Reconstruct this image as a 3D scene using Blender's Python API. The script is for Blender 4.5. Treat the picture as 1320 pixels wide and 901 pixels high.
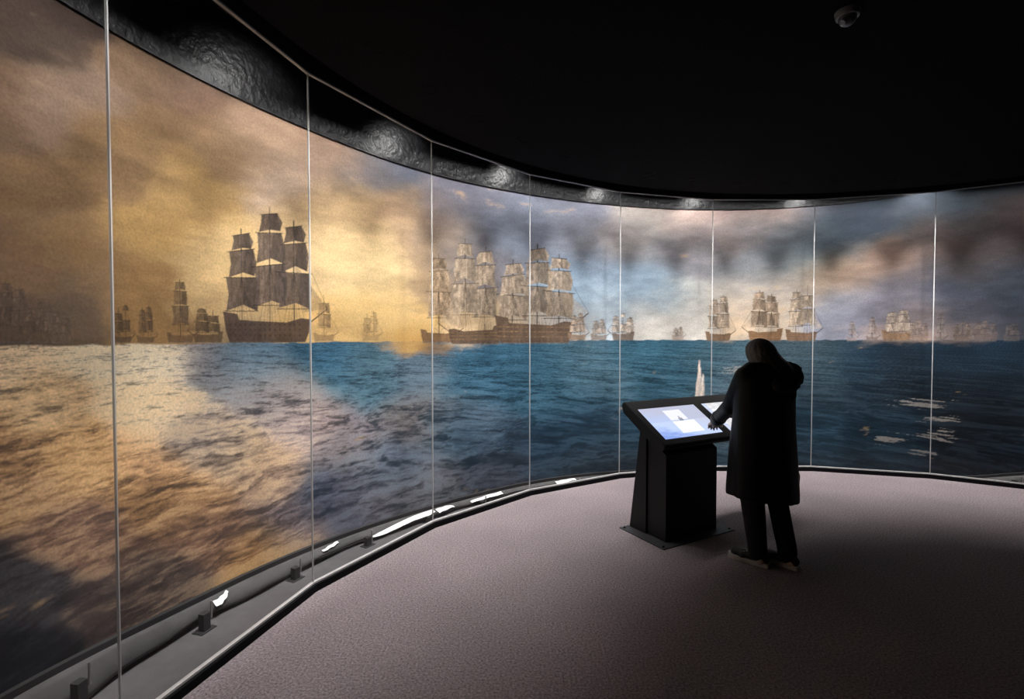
import bpy, bmesh, math, random
import numpy as np
from mathutils import Vector, Matrix

# ------------------------------------------------------------------ clear
for o in list(bpy.data.objects):
    bpy.data.objects.remove(o, do_unlink=True)
scene = bpy.context.scene
COL = scene.collection

# ------------------------------------------------------------------ camera, world, exposure
F_PX = 640.7                      # focal length in pixels of the 1320 px frame
cam_d = bpy.data.cameras.new('camera')
cam = bpy.data.objects.new('camera', cam_d)
COL.objects.link(cam)
cam.location = (0, 0, 1.6)
cam.rotation_euler = (math.radians(90 - 1.47), 0, 0)
cam_d.sensor_width = 36.0
cam_d.lens = F_PX / 1320 * 36.0
cam_d.clip_start = 0.02
scene.camera = cam

world = bpy.data.worlds.new('world')
scene.world = world
world.use_nodes = True
world.node_tree.nodes['Background'].inputs[0].default_value = (0.5, 0.55, 0.7, 1)
world.node_tree.nodes['Background'].inputs[1].default_value = 0.0008

scene.view_settings.view_transform = 'Standard'
scene.view_settings.look = 'None'
scene.view_settings.gamma = 1.0
scene.view_settings.use_curve_mapping = False
scene.view_settings.exposure = 0.0

LAMP_GAIN = 0.62
LAMPS = ((12, 84, 205.0), (45, 34, 118.0), (30, 50, 75.0), (17.5, 28, 680.0))   # tilt towards the wall, cone, watts
LAMP_COLOR = (1.0, 0.96, 0.94)
STRIP_WATTS = 6.0       # added strip above each pane, brightens the top of the canvas
GLINT_WATTS = 6.0       # small lamp above each joint, behind the glass

# ------------------------------------------------------------------ layout of the round room
CX, CY, R = 2.966, 1.406, 4.545        # circle of the glass joints
A0, DA = 3.0262, -0.2650               # angle of the joints, one pane apart
I0, I1 = -2, 10                        # first and last joint
GLASS_B, GLASS_T = 0.05, 3.215
CEIL = 3.262
TRAY_Z = -0.06


def joint(i, r=R):
    a = A0 + DA * i
    return (CX + r * math.cos(a), CY + r * math.sin(a))


def pol(a, r):
    return (CX + r * math.cos(a), CY + r * math.sin(a))


UPV = Vector((0, 0, 1))


# ------------------------------------------------------------------ helpers
def tag(o, label=None, cat=None, group=None, kind=None):
    if label: o['label'] = label
    if cat: o['category'] = cat
    if group: o['group'] = group
    if kind: o['kind'] = kind
    return o


def empty(name, loc=(0, 0, 0), rz=0.0, parent=None):
    o = bpy.data.objects.new(name, None)
    COL.objects.link(o)
    o.location = loc
    o.rotation_euler = (0, 0, rz)
    o.empty_display_size = 0.1
    if parent: o.parent = parent
    return o


def mesh_obj(name, verts, faces, mat, parent=None, loc=(0, 0, 0), smooth=False):
    me = bpy.data.meshes.new(name)
    me.from_pydata([tuple(v) for v in verts], [], faces)
    me.validate()
    o = bpy.data.objects.new(name, me)
    COL.objects.link(o)
    o.location = loc
    if mat: me.materials.append(mat)
    if parent: o.parent = parent
    if smooth: me.polygons.foreach_set('use_smooth', [True] * len(me.polygons))
    return o


def bm_obj(name, bm, mat, parent=None, loc=(0, 0, 0), smooth=False):
    me = bpy.data.meshes.new(name)
    bmesh.ops.recalc_face_normals(bm, faces=bm.faces)
    bm.to_mesh(me)
    bm.free()
    o = bpy.data.objects.new(name, me)
    COL.objects.link(o)
    o.location = loc
    if mat: me.materials.append(mat)
    if parent: o.parent = parent
    if smooth: me.polygons.foreach_set('use_smooth', [True] * len(me.polygons))
    return o


def link_copy(src, parent=None, loc=None, rot=None):
    c = src.copy()
    COL.objects.link(c)
    if parent: c.parent = parent
    if loc is not None: c.location = loc
    if rot is not None: c.rotation_euler = rot
    return c


def add_box(bm, lo, hi, mtx=None):
    vs = []
    for z in (lo[2], hi[2]):
        for x, y in ((lo[0], lo[1]), (hi[0], lo[1]), (hi[0], hi[1]), (lo[0], hi[1])):
            v = Vector((x, y, z))
            if mtx is not None: v = mtx @ v
            vs.append(bm.verts.new(v))
    for f in ((3, 2, 1, 0), (4, 5, 6, 7), (0, 1, 5, 4), (1, 2, 6, 5), (2, 3, 7, 6), (3, 0, 4, 7)):
        bm.faces.new([vs[k] for k in f])
    return vs


def box_obj(name, lo, hi, mat, parent=None, bevel=0.0, mtx=None, loc=(0, 0, 0)):
    bm = bmesh.new()
    add_box(bm, lo, hi, mtx)
    if bevel > 0:
        bmesh.ops.bevel(bm, geom=list(bm.edges), offset=bevel, segments=2, affect='EDGES', profile=0.6)
    return bm_obj(name, bm, mat, parent, loc)


def sweep_arc(name, prof, angs, mat, parent=None, rfun=None, close=True, smooth=True):
    """prof: list of (dr, z) swept round the room's centre; rfun(a) gives the base radius"""
    verts, faces = [], []
    n = len(prof)
    for a in angs:
        rr = rfun(a) if rfun else R
        for dr, z in prof:
            x, y = pol(a, rr + dr)
            verts.append((x, y, z))
    for k in range(len(angs) - 1):
        for j in range(n if close else n - 1):
            j2 = (j + 1) % n
            faces.append((k * n + j, k * n + j2, (k + 1) * n + j2, (k + 1) * n + j))
    if close:
        faces.append(tuple(range(n)))
        faces.append(tuple(reversed(range((len(angs) - 1) * n, len(angs) * n))))
    bm = bmesh.new()
    vs = [bm.verts.new(v) for v in verts]
    for f in faces:
        bm.faces.new([vs[q] for q in f])
    o = bm_obj(name, bm, mat, parent)
    if smooth:
        o.data.polygons.foreach_set('use_smooth', [True] * len(o.data.polygons))
        o.data.set_sharp_from_angle(angle=math.radians(35))
    return o


# ------------------------------------------------------------------ materials
def new_mat(name):
    m = bpy.data.materials.new(name)
    m.use_nodes = True
    nt = m.node_tree
    return m, nt, nt.nodes['Principled BSDF']


def simple(name, col, rough=0.6, metal=0.0, spec=0.5, noise=0.0, nscale=40.0, bump=0.0, coord='Object'):
    m, nt, p = new_mat(name)
    p.inputs['Base Color'].default_value = (*col, 1)
    p.inputs['Roughness'].default_value = rough
    p.inputs['Metallic'].default_value = metal
    p.inputs['Specular IOR Level'].default_value = spec
    if noise or bump:
        tc = nt.nodes.new('ShaderNodeTexCoord')
        nz = nt.nodes.new('ShaderNodeTexNoise')
        nz.inputs['Scale'].default_value = nscale
        nz.inputs['Detail'].default_value = 4
        nt.links.new(tc.outputs[coord], nz.inputs['Vector'])
        if noise:
            mr = nt.nodes.new('ShaderNodeMapRange')
            mr.inputs['From Min'].default_value = 0.25
            mr.inputs['From Max'].default_value = 0.75
            mr.inputs['To Min'].default_value = 1 - noise
            mr.inputs['To Max'].default_value = 1 + noise
            nt.links.new(nz.outputs['Fac'], mr.inputs['Value'])
            mx = nt.nodes.new('ShaderNodeVectorMath')
            mx.operation = 'SCALE'
            mx.inputs[0].default_value = col
            nt.links.new(mr.outputs[0], mx.inputs['Scale'])
            nt.links.new(mx.outputs[0], p.inputs['Base Color'])
        if bump:
            b = nt.nodes.new('ShaderNodeBump')
            b.inputs['Strength'].default_value = bump
            b.inputs['Distance'].default_value = 0.01
            nt.links.new(nz.outputs['Fac'], b.inputs['Height'])
            nt.links.new(b.outputs[0], p.inputs['Normal'])
    return m


M = {}
M['ceiling'] = simple('ceiling_black', (0.0055, 0.0055, 0.007), 0.95, spec=0.06, noise=0.25, nscale=60, bump=0.2)
M['black_wall'] = simple('black_wall', (0.008, 0.008, 0.010), 0.9, spec=0.1, noise=0.3, nscale=8)
M['valance'] = simple('valance_black', (0.010, 0.0095, 0.011), 0.42, spec=0.5, noise=0.6, nscale=22, bump=1.0)
M['kick'] = simple('kick_black', (0.004, 0.004, 0.005), 0.8, spec=0.1)
M['rail'] = simple('rail_metal', (0.62, 0.60, 0.60), 0.4, metal=0.15, noise=0.1, nscale=15)
M['channel'] = simple('channel_metal', (0.30, 0.31, 0.33), 0.45, metal=0.2)
M['tray'] = simple('tray_grey', (0.085, 0.076, 0.080), 0.7, noise=0.15, nscale=14)
M['dark_bar'] = simple('dark_bar', (0.012, 0.011, 0.012), 0.7)
M['hem'] = simple('hem_canvas', (0.062, 0.057, 0.058), 0.8, noise=0.2, nscale=10, bump=0.3)
M['paper'] = simple('paper_white', (0.86, 0.84, 0.82), 0.7, noise=0.06, nscale=20, bump=0.2)
M['bracket'] = simple('bracket_dark', (0.03, 0.028, 0.03), 0.5, metal=0.3)
M['bolt'] = simple('bolt_steel', (0.5, 0.48, 0.46), 0.35, metal=0.9)
M['joint'] = simple('joint_seal', (0.66, 0.66, 0.66), 0.4, spec=0.5, noise=0.08, nscale=5)
M['joint'].node_tree.nodes['Principled BSDF'].inputs['Alpha'].default_value = 0.6
M['kiosk'] = simple('kiosk_black', (0.009, 0.009, 0.010), 0.55, spec=0.35, noise=0.2, nscale=120, bump=0.05)
M['base'] = simple('base_plate', (0.045, 0.044, 0.048), 0.5, metal=0.3, noise=0.15, nscale=40)
M['coat'] = simple('coat_black', (0.005, 0.005, 0.006), 0.6, spec=0.25, noise=0.3, nscale=25, bump=0.4)
M['fur'] = simple('fur_black', (0.014, 0.012, 0.012), 0.9, noise=0.5, nscale=90, bump=0.8)
M['trousers'] = simple('trousers_black', (0.006, 0.006, 0.007), 0.85, noise=0.2, nscale=60, bump=0.2)
M['skin'] = simple('skin', (0.50, 0.33, 0.26), 0.5, noise=0.05, nscale=30)
M['shoe'] = simple('shoe_dark', (0.012, 0.011, 0.012), 0.6)
M['sole'] = simple('sole_grey', (0.5, 0.48, 0.46), 0.7)
M['white_plastic'] = simple('white_plastic', (0.16, 0.17, 0.19), 0.4)
M['dome'] = simple('dome_smoked', (0.10, 0.11, 0.13), 0.12, spec=0.7)


def carpet_mat():
    m, nt, p = new_mat('carpet')
    tc = nt.nodes.new('ShaderNodeTexCoord')
    n1 = nt.nodes.new('ShaderNodeTexNoise'); n1.inputs['Scale'].default_value = 85; n1.inputs['Detail'].default_value = 3; n1.inputs['Roughness'].default_value = 0.75
    n2 = nt.nodes.new('ShaderNodeTexNoise'); n2.inputs['Scale'].default_value = 1.1; n2.inputs['Detail'].default_value = 4
    v = nt.nodes.new('ShaderNodeTexVoronoi'); v.inputs['Scale'].default_value = 240
    for n in (n1, n2, v): nt.links.new(tc.outputs['Object'], n.inputs['Vector'])
    cr = nt.nodes.new('ShaderNodeValToRGB')
    cr.color_ramp.elements[0].position = 0.30; cr.color_ramp.elements[0].color = (0.085, 0.072, 0.077, 1)
    cr.color_ramp.elements[1].position = 0.72; cr.color_ramp.elements[1].color = (0.40, 0.338, 0.352, 1)
    nt.links.new(n1.outputs['Fac'], cr.inputs['Fac'])
    mr = nt.nodes.new('ShaderNodeMapRange')
    mr.inputs['From Min'].default_value = 0.3; mr.inputs['From Max'].default_value = 0.7
    mr.inputs['To Min'].default_value = 0.88; mr.inputs['To Max'].default_value = 1.1
    nt.links.new(n2.outputs['Fac'], mr.inputs['Value'])
    sc = nt.nodes.new('ShaderNodeVectorMath'); sc.operation = 'SCALE'
    nt.links.new(cr.outputs['Color'], sc.inputs[0]); nt.links.new(mr.outputs[0], sc.inputs['Scale'])
    nt.links.new(sc.outputs[0], p.inputs['Base Color'])
    p.inputs['Roughness'].default_value = 0.95
    p.inputs['Specular IOR Level'].default_value = 0.1
    b = nt.nodes.new('ShaderNodeBump'); b.inputs['Strength'].default_value = 0.6; b.inputs['Distance'].default_value = 0.004
    nt.links.new(v.outputs['Distance'], b.inputs['Height'])
    nt.links.new(b.outputs[0], p.inputs['Normal'])
    return m


M['carpet'] = carpet_mat()


def glass_mat():
    m = bpy.data.materials.new('pane_glass')
    m.use_nodes = True
    nt = m.node_tree
    nt.nodes.clear()
    out = nt.nodes.new('ShaderNodeOutputMaterial')
    mix = nt.nodes.new('ShaderNodeMixShader')
    tr = nt.nodes.new('ShaderNodeBsdfTransparent'); tr.inputs[0].default_value = (0.97, 0.985, 0.985, 1)
    gl = nt.nodes.new('ShaderNodeBsdfGlossy'); gl.inputs['Roughness'].default_value = 0.03
    gl.inputs[0].default_value = (1, 1, 1, 1)
    # Schlick reflectance of one face, the same from either side
    lw = nt.nodes.new('ShaderNodeLayerWeight'); lw.inputs['Blend'].default_value = 0.5
    pw = nt.nodes.new('ShaderNodeMath'); pw.operation = 'POWER'; pw.inputs[1].default_value = 5.0
    ma = nt.nodes.new('ShaderNodeMath'); ma.operation = 'MULTIPLY_ADD'; ma.inputs[1].default_value = 0.75; ma.inputs[2].default_value = 0.012
    nt.links.new(lw.outputs['Facing'], pw.inputs[0]); nt.links.new(pw.outputs[0], ma.inputs[0])
    nt.links.new(ma.outputs[0], mix.inputs[0])
    nt.links.new(tr.outputs[0], mix.inputs[1]); nt.links.new(gl.outputs[0], mix.inputs[2])
    nt.links.new(mix.outputs[0], out.inputs[0])
    return m


M['glass'] = glass_mat()


def painting_mat():
    m, nt, p = new_mat('oil_painting')
    at = nt.nodes.new('ShaderNodeVertexColor'); at.layer_name = 'paint'
    tc = nt.nodes.new('ShaderNodeTexCoord')
    n1 = nt.nodes.new('ShaderNodeTexNoise'); n1.inputs['Scale'].default_value = 85; n1.inputs['Detail'].default_value = 5
    n2 = nt.nodes.new('ShaderNodeTexNoise'); n2.inputs['Scale'].default_value = 9; n2.inputs['Detail'].default_value = 6
    for n in (n1, n2): nt.links.new(tc.outputs['Object'], n.inputs['Vector'])
    mr = nt.nodes.new('ShaderNodeMapRange')
    mr.inputs['From Min'].default_value = 0.25; mr.inputs['From Max'].default_value = 0.75
    mr.inputs['To Min'].default_value = 0.80; mr.inputs['To Max'].default_value = 1.18
    nt.links.new(n1.outputs['Fac'], mr.inputs['Value'])
    sc = nt.nodes.new('ShaderNodeVectorMath'); sc.operation = 'SCALE'
    nt.links.new(at.outputs['Color'], sc.inputs[0]); nt.links.new(mr.outputs[0], sc.inputs['Scale'])
    nt.links.new(sc.outputs[0], p.inputs['Base Color'])
    p.inputs['Roughness'].default_value = 0.62
    p.inputs['Specular IOR Level'].default_value = 0.25
    b = nt.nodes.new('ShaderNodeBump'); b.inputs['Strength'].default_value = 0.35; b.inputs['Distance'].default_value = 0.012
    nt.links.new(n2.outputs['Fac'], b.inputs['Height'])
    nt.links.new(b.outputs[0], p.inputs['Normal'])
    return m


M['painting'] = painting_mat()


def hair_mat():
    m, nt, p = new_mat('hair')
    tc = nt.nodes.new('ShaderNodeTexCoord')
    mp = nt.nodes.new('ShaderNodeMapping'); mp.inputs['Scale'].default_value = (120, 120, 6)
    n = nt.nodes.new('ShaderNodeTexNoise'); n.inputs['Scale'].default_value = 1.0; n.inputs['Detail'].default_value = 3
    nt.links.new(tc.outputs['Object'], mp.inputs[0]); nt.links.new(mp.outputs[0], n.inputs['Vector'])
    cr = nt.nodes.new('ShaderNodeValToRGB')
    cr.color_ramp.elements[0].position = 0.35; cr.color_ramp.elements[0].color = (0.02, 0.018, 0.017, 1)
    cr.color_ramp.elements[1].position = 0.75; cr.color_ramp.elements[1].color = (0.11, 0.10, 0.10, 1)
    nt.links.new(n.outputs['Fac'], cr.inputs['Fac']); nt.links.new(cr.outputs[0], p.inputs['Base Color'])
    b = nt.nodes.new('ShaderNodeBump'); b.inputs['Strength'].default_value = 0.7; b.inputs['Distance'].default_value = 0.006
    nt.links.new(n.outputs['Fac'], b.inputs['Height']); nt.links.new(b.outputs[0], p.inputs['Normal'])
    p.inputs['Roughness'].default_value = 0.45
    return m


M['hair'] = hair_mat()


def lamp_mat():
    m, nt, p = new_mat('lamp_lens')
    p.inputs['Base Color'].default_value = (0.8, 0.8, 0.8, 1)
    p.inputs['Roughness'].default_value = 0.3
    return m


M['lens'] = lamp_mat()

# ------------------------------------------------------------------ the setting
# floor
bm = bmesh.new()
ring = [bm.verts.new((CX + 4.53 * math.cos(t), CY + 4.53 * math.sin(t), 0)) for t in np.linspace(0, 2 * math.pi, 97)[:-1]]
bm.faces.new(ring)
floor = bm_obj('floor', bm, M['carpet'])
tag(floor, 'dark speckled grey carpet of the round hall', kind='structure')

# ceiling: a flat round disc that stops just short of the glass
bm = bmesh.new()
t = np.linspace(0, 2 * math.pi, 129)[:-1]
lo = [bm.verts.new((CX + 4.44 * math.cos(q), CY + 4.44 * math.sin(q), CEIL)) for q in t]
hi = [bm.verts.new((CX + 4.44 * math.cos(q), CY + 4.44 * math.sin(q), CEIL + 0.12)) for q in t]
bm.faces.new(lo); bm.faces.new(hi)
for k in range(128):
    bm.faces.new((lo[k], lo[(k + 1) % 128], hi[(k + 1) % 128], hi[k]))
ceiling = bm_obj('ceiling', bm, M['ceiling'])
tag(ceiling, 'flat matt black ceiling over the hall', kind='structure')

# black lid over the gap between ceiling and painting
A_L, A_R = A0 - DA * 2.0, A0 + DA * 10.0
arc = list(np.linspace(A_L, A_R, 120))
lid = sweep_arc('trim_1', [(-0.16, 3.57), (0.75, 3.57), (0.75, 3.60), (-0.16, 3.60)], arc, M['black_wall'])
tag(lid, 'black lid closing the lamp cove above the glass', kind='structure')

# the dark wall behind the camera
back = list(np.linspace(A_R, A_L - 2 * math.pi, 100))
wb = sweep_arc('wall_back', [(-0.02, 0.0), (0.10, 0.0), (0.10, 3.6), (-0.02, 3.6)], back, M['black_wall'])
tag(wb, 'plain black wall closing the dark side of the hall', kind='structure')


# ------------------------------------------------------------------ painting surface
def smooth(e0, e1, x):
    t = np.clip((np.asarray(x, float) - e0) / (e1 - e0), 0, 1)
    return t * t * (3 - 2 * t)


def gap(a):
    """distance of the canvas behind the glass circle; the two circles are not quite concentric"""
    i = (np.asarray(a) - A0) / DA
    return 0.50 - 0.20 * smooth(0.0, 3.2, i) + 0.08 * smooth(6.5, 9.5, i)


def rp(a):
    return R + gap(a)


def a_to_u(a):
    """bearing of a point of the canvas: a running coordinate along the picture, monotone in a"""
    r = rp(a)
    X = CX + r * np.cos(a); Y = CY + r * np.sin(a)
    return 660 + F_PX * X / Y, Y


# table bearing -> angle over the part of the canvas that faces the kiosk
_a = np.linspace(A0 + 0.16, A0 + DA * 7.95, 4000)
_u, _Y = a_to_u(_a)
U0, U1 = _u[0], _u[-1]


def u_to_a(u):
    return np.interp(u, _u, _a)


def z_of(u, v):
    """height on the canvas for picture coordinates (u, v)"""
    a = u_to_a(u)
    _, Y = a_to_u(a)
    return 1.6 - (np.asarray(v, float) - 434.0) * Y / F_PX


# lower and upper edge of the canvas, measured
bu = np.array([-40, 0, 153, 403, 559, 684, 799, 920, 1200, 1290, 1320, 1360.])
bv = np.array([915, 895, 826, 705, 653, 622, 608.5, 607, 614, 621, 612, 600.])
tu = np.array([-40, 75, 140, 397, 556, 683, 799, 918, 1048, 1130, 1202, 1300.])
tv = np.array([-75, 0, 38, 167, 225, 251, 265, 271, 266, 258, 247, 228.])
ab = u_to_a(np.clip(bu, U0 + 1, U1 - 1)); zb_t = z_of(np.clip(bu, U0 + 1, U1 - 1), bv)
at_ = u_to_a(np.clip(tu, U0 + 1, U1 - 1)); zt_t = z_of(np.clip(tu, U0 + 1, U1 - 1), tv)


def interp_desc(a, xs, ys):
    return np.interp(-np.asarray(a), -xs, ys)


def z_bot(a):
    return interp_desc(a, ab, zb_t)


def z_top(a):
    return interp_desc(a, at_, zt_t)


def smooth_tab(fn):
    aa = np.linspace(A_R, A_L, 600)
    y = fn(aa)
    k = np.ones(41) / 41
    yp = np.pad(y, 20, mode='edge')
    y = np.convolve(yp, k, mode='valid')
    return aa, y


_zb = smooth_tab(z_bot); _zt = smooth_tab(z_top)
Z_BOT = lambda a: np.interp(a, *_zb)
Z_TOP = lambda a: np.interp(a, *_zt)

# ---- noise
rng = np.random.default_rng(7)
_T = rng.random((512, 512)).astype(np.float32)


def vnoise(x, y):
    xi = np.floor(x).astype(np.int64); yi = np.floor(y).astype(np.int64)
    fx = (x - xi).astype(np.float32); fy = (y - yi).astype(np.float32)
    fx = fx * fx * (3 - 2 * fx); fy = fy * fy * (3 - 2 * fy)
    x0 = xi & 511; x1 = (xi + 1) & 511; y0 = yi & 511; y1 = (yi + 1) & 511
    a = _T[y0, x0]; b = _T[y0, x1]; c = _T[y1, x0]; d = _T[y1, x1]
    return (a + (b - a) * fx) * (1 - fy) + (c + (d - c) * fx) * fy


def fbm(x, y, oct=5, gain=0.55, lac=2.03):
    s = 0; amp = 1; tot = 0
    for k in range(oct):
        s = s + amp * vnoise(x + 17.3 * k, y + 31.7 * k)
        tot += amp; amp *= gain; x = x * lac; y = y * lac
    return s / tot


def lin(c):
    c = np.asarray(c, float) / 255.0
    return np.where(c <= 0.04045, c / 12.92, ((c + 0.055) / 1.055) ** 2.4)


SKY = [(20,150,126,99,77),(110,130,165,136,116),(60,230,142,110,78),(20,330,132,101,73),(60,400,122,96,74),(10,410,100,80,68),(200,80,142,112,87),(220,150,152,119,88),  # picture hues with lamp glare and darkened view corners mixed in
 (170,190,158,124,88),(250,250,200,160,106),(200,300,202,160,102),(120,320,160,124,84),(300,200,177,142,106),(250,350,226,188,134),(170,390,172,132,86),(345,180,185,152,127),
 (375,225,214,184,160),(420,200,172,140,118),(430,270,212,176,132),(470,210,132,120,118),(505,205,92,98,114),(440,320,238,203,152),(480,340,242,207,154),(480,410,236,192,128),
 (520,280,188,154,122),(600,240,108,108,121),(580,300,150,130,116),(620,340,122,114,118),(560,340,190,158,124),(720,270,116,118,132),(760,335,95,106,124),(740,372,146,168,188),
 (770,400,186,194,204),(830,370,132,152,172),(880,395,204,198,192),(850,420,208,198,190),(1000,285,160,138,130),(990,320,92,102,116),(980,375,182,168,158),(960,410,206,184,164),
 (1060,270,108,104,112),(1100,300,74,88,108),(1050,350,170,142,118),(1290,300,76,63,63),(1150,372,104,100,111),(1080,405,152,152,166),(1120,410,140,136,150),(1230,372,74,78,92),
 (1300,380,60,68,82),(1290,340,68,62,66),(1180,425,142,126,126),(1260,425,96,90,98),(1310,425,66,68,78),(640,420,196,166,130),(700,420,176,164,156),(-30,-40,60,48,42),
 (10,30,78,60,50),(60,20,72,55,47),(60,62,86,69,58),(240,105,138,107,87),(570,270,135,125,130),(640,292,115,120,135),(672,300,124,130,146),(730,300,148,150,162),
 (780,312,165,150,146),(830,290,184,174,166),(835,322,118,120,128),(880,288,190,166,155),(880,322,124,120,126),(960,298,186,160,152),(965,340,134,135,140),(1020,328,84,102,116),
 (1070,308,80,95,108),(1100,345,188,150,126),(1010,352,152,138,130),(1170,278,80,90,103),(1250,268,60,68,77),(1200,312,118,100,95),(1250,332,78,67,65),(1145,330,172,135,116)]
SEA = [(20,460,224,192,156),(100,450,250,226,190),(200,462,255,234,202),(200,520,242,212,172),(60,520,205,168,127),(20,620,166,126,90),(100,600,190,145,99),(100,700,128,96,78),  # picture hues, darkening towards the view's edges included
 (30,780,56,49,52),(20,850,22,24,32),(120,800,80,66,62),(200,650,168,127,90),(250,700,138,104,84),(200,760,94,78,72),(280,580,200,164,128),(330,620,176,144,122),
 (330,720,176,130,84),(360,680,128,112,116),(285,452,165,156,158),(330,455,92,120,142),(350,500,164,152,150),(390,540,174,153,150),(430,465,56,98,124),(450,560,142,132,140),
 (420,640,92,97,116),(470,640,116,111,121),(500,600,80,96,121),(500,490,70,106,127),(545,490,100,112,126),(545,540,132,122,122),(600,560,75,96,116),(620,480,52,92,116),
 (640,620,70,76,91),(700,500,48,86,107),(700,580,40,63,84),(760,560,40,69,90),(760,600,36,54,68),(860,470,48,84,103),(850,448,54,97,118),(920,460,66,95,110),
 (950,490,86,104,116),(1060,560,38,64,82),(1120,480,30,56,77),(1150,560,23,44,60),(1250,470,20,42,60),(1300,600,12,25,37),(1100,600,26,46,60),(1085,490,32,47,58),
 (1150,490,18,29,40),(1055,462,66,84,95),(460,580,186,166,160),(480,604,122,130,143),(520,622,132,127,134),(545,636,110,112,120),(480,480,92,118,131),(760,482,72,102,119),
 (200,600,208,160,118),(262,572,128,118,120),(1250,500,13,22,32),(1250,570,11,20,30)]


def rbf_table(pts, du=6.0, u0=-140, u1=1460, v0=-120, v1=960, sig=27.0):
    us = np.arange(u0, u1, du); vs = np.arange(v0, v1, du)
    UU, VV = np.meshgrid(us, vs)
    P = np.array(pts, float)
    W = np.zeros_like(UU); Cc = np.zeros(UU.shape + (3,))
    L = lin(P[:, 2:5])
    for k in range(len(P)):
        d2 = (UU - P[k, 0]) ** 2 + ((VV - P[k, 1]) * 1.35) ** 2
        w = np.exp(-d2 / (2 * sig * sig)) + 2e-5 / (1 + d2 / 1e4) ** 2
        W += w
        Cc += w[..., None] * np.log(L[k] + 1e-4)
    Cc = np.exp(Cc / W[..., None])

    def sample(u, v):
        x = np.clip((u - u0) / du, 0, len(us) - 1.001); y = np.clip((v - v0) / du, 0, len(vs) - 1.001)
        xi = x.astype(int); yi = y.astype(int)
        fx = (x - xi)[..., None]; fy = (y - yi)[..., None]
        return (Cc[yi, xi] * (1 - fx) + Cc[yi, xi + 1] * fx) * (1 - fy) + (Cc[yi + 1, xi] * (1 - fx) + Cc[yi + 1, xi + 1] * fx) * fy
    return sample


sky_s = rbf_table(SKY); sea_s = rbf_table(SEA)

# ---- canvas grid: columns along the arc, rows denser round the horizon
ua = np.concatenate([np.linspace(U0 + 2, -4, 14), np.linspace(-2, 1322, 1325), np.linspace(1325, U1 - 2, 12)])
colA = u_to_a(ua)
colA = np.concatenate([np.linspace(A_L, colA[0] + 0.01, 60), colA, np.linspace(colA[-1] - 0.01, A_R, 50)])
tt = np.linspace(0, 1, 621)
# row parameter: 0 bottom .. 1 top, denser between 0.48 and 0.78
dens = 1.0 + 1.3 * np.exp(-((np.linspace(0, 1, 2000) - 0.60) / 0.13) ** 2)
cd = np.cumsum(dens); cd = (cd - cd[0]) / (cd[-1] - cd[0])
rowT = np.interp(tt, cd, np.linspace(0, 1, 2000))
NC, NR = len(colA), len(rowT)
AA = np.repeat(colA[None, :], NR, 0)
ZB, ZT = Z_BOT(colA), Z_TOP(colA)
ZZ = ZB[None, :] + rowT[:, None] * (ZT - ZB)[None, :]
RR = rp(AA)
XX = CX + RR * np.cos(AA); YY = CY + RR * np.sin(AA)
S = -(AA - A0) * 4.9                                  # metres along the canvas
# picture coordinates; beyond the measured stretch they simply run on
inU = np.interp(-AA, -_a, _u)
over = np.where(AA > _a[0], (AA - _a[0]) * -400, np.where(AA < _a[-1], (_a[-1] - AA) * 400, 0))
UU = inU + over
YD = np.maximum(np.interp(-AA, -_a, _Y), 1.2)
VV = 434.0 + F_PX * (1.6 - ZZ) / YD
HZ = 1.56                                             # height of the painted horizon

# sky
w1 = fbm(S * 1.6 + 3, ZZ * 3.0 + 9, 5) - 0.5
w2 = fbm(S * 1.6 + 40, ZZ * 3.0 + 50, 5) - 0.5
PX = F_PX / YD
sky = sky_s(UU + w1 * 0.55 * PX, VV + w2 * 0.42 * PX)
cl = fbm(S * 1.2 + w1 * 1.5 - ZZ * 0.8, ZZ * 4.2 + w2 * 1.2 + S * 0.5, 6, 0.58)
st = fbm(S * 5.0 + ZZ * 3, ZZ * 16 - S * 3.0 + 7, 4)
sky *= np.exp(0.85 * (cl - 0.5) + 0.45 * (st - 0.5))[..., None]
# sea
e = np.clip(HZ - ZZ, 0.0, None)
q = 1.0 / (0.16 + e)
sx = S * 2.6 * q + w1 * 0.6
sy = np.log(e + 0.09) * 11.0 + 0.35 * S * q
wv = fbm(sx * 0.55 + w2 * 1.5, sy * 0.75 + 5, 5, 0.6)
wr = 1 - np.abs(2 * fbm(sx * 1.1 + 11, sy * 1.5 + 20 + w1 * 4, 4, 0.55) - 1) * 2.2
wf = fbm(sx * 3.2 + 70, sy * 4.0 + 33 + w1 * 5, 4, 0.6)
sea = sea_s(UU + w1 * 0.45 * PX, VV + w2 * 0.18 * PX)
wg = fbm(sx * 7.5 + 15, sy * 8.0 + 71 + w1 * 9 + wv * 5, 4, 0.62)
ws = smooth(0.54, 0.66, fbm(sx * 1.7 + 31 + w2 * 2, sy * 2.3 + 12 + w1 * 6, 4, 0.5))
h = (wv - 0.5) * 2.1 + (wr - 0.45) * 0.45 + (wf - 0.5) * 1.5 + (wg - 0.5) * 1.5 - 0.62 * ws + 0.38
h *= 0.75 + 0.5 * smooth(0.0, 0.6, e)
lum = sea.mean(-1, keepdims=True)
dark = np.clip(-h, 0, 1)[..., None]; lite = np.clip(h, 0, 1)[..., None]
warm = smooth(0.10, 0.30, (sea[..., 0] / (sea[..., 2] + 1e-3) - 0.9) * 0.5)[..., None]
trough = (lin((44, 52, 62)) * 0.55 + lin((92, 70, 56)) * 0.45) * warm + lin((18, 46, 64)) * (1 - warm)
sea = sea * np.exp(0.55 * np.clip(h, -1.2, 1.0))[..., None]
sea = sea * (1 - 0.62 * dark ** 0.9) + np.minimum(trough, sea) * (0.62 * dark ** 0.9)
crest = (lin((236, 200, 150)) * warm + lin((112, 132, 142)) * (1 - warm))
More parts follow.
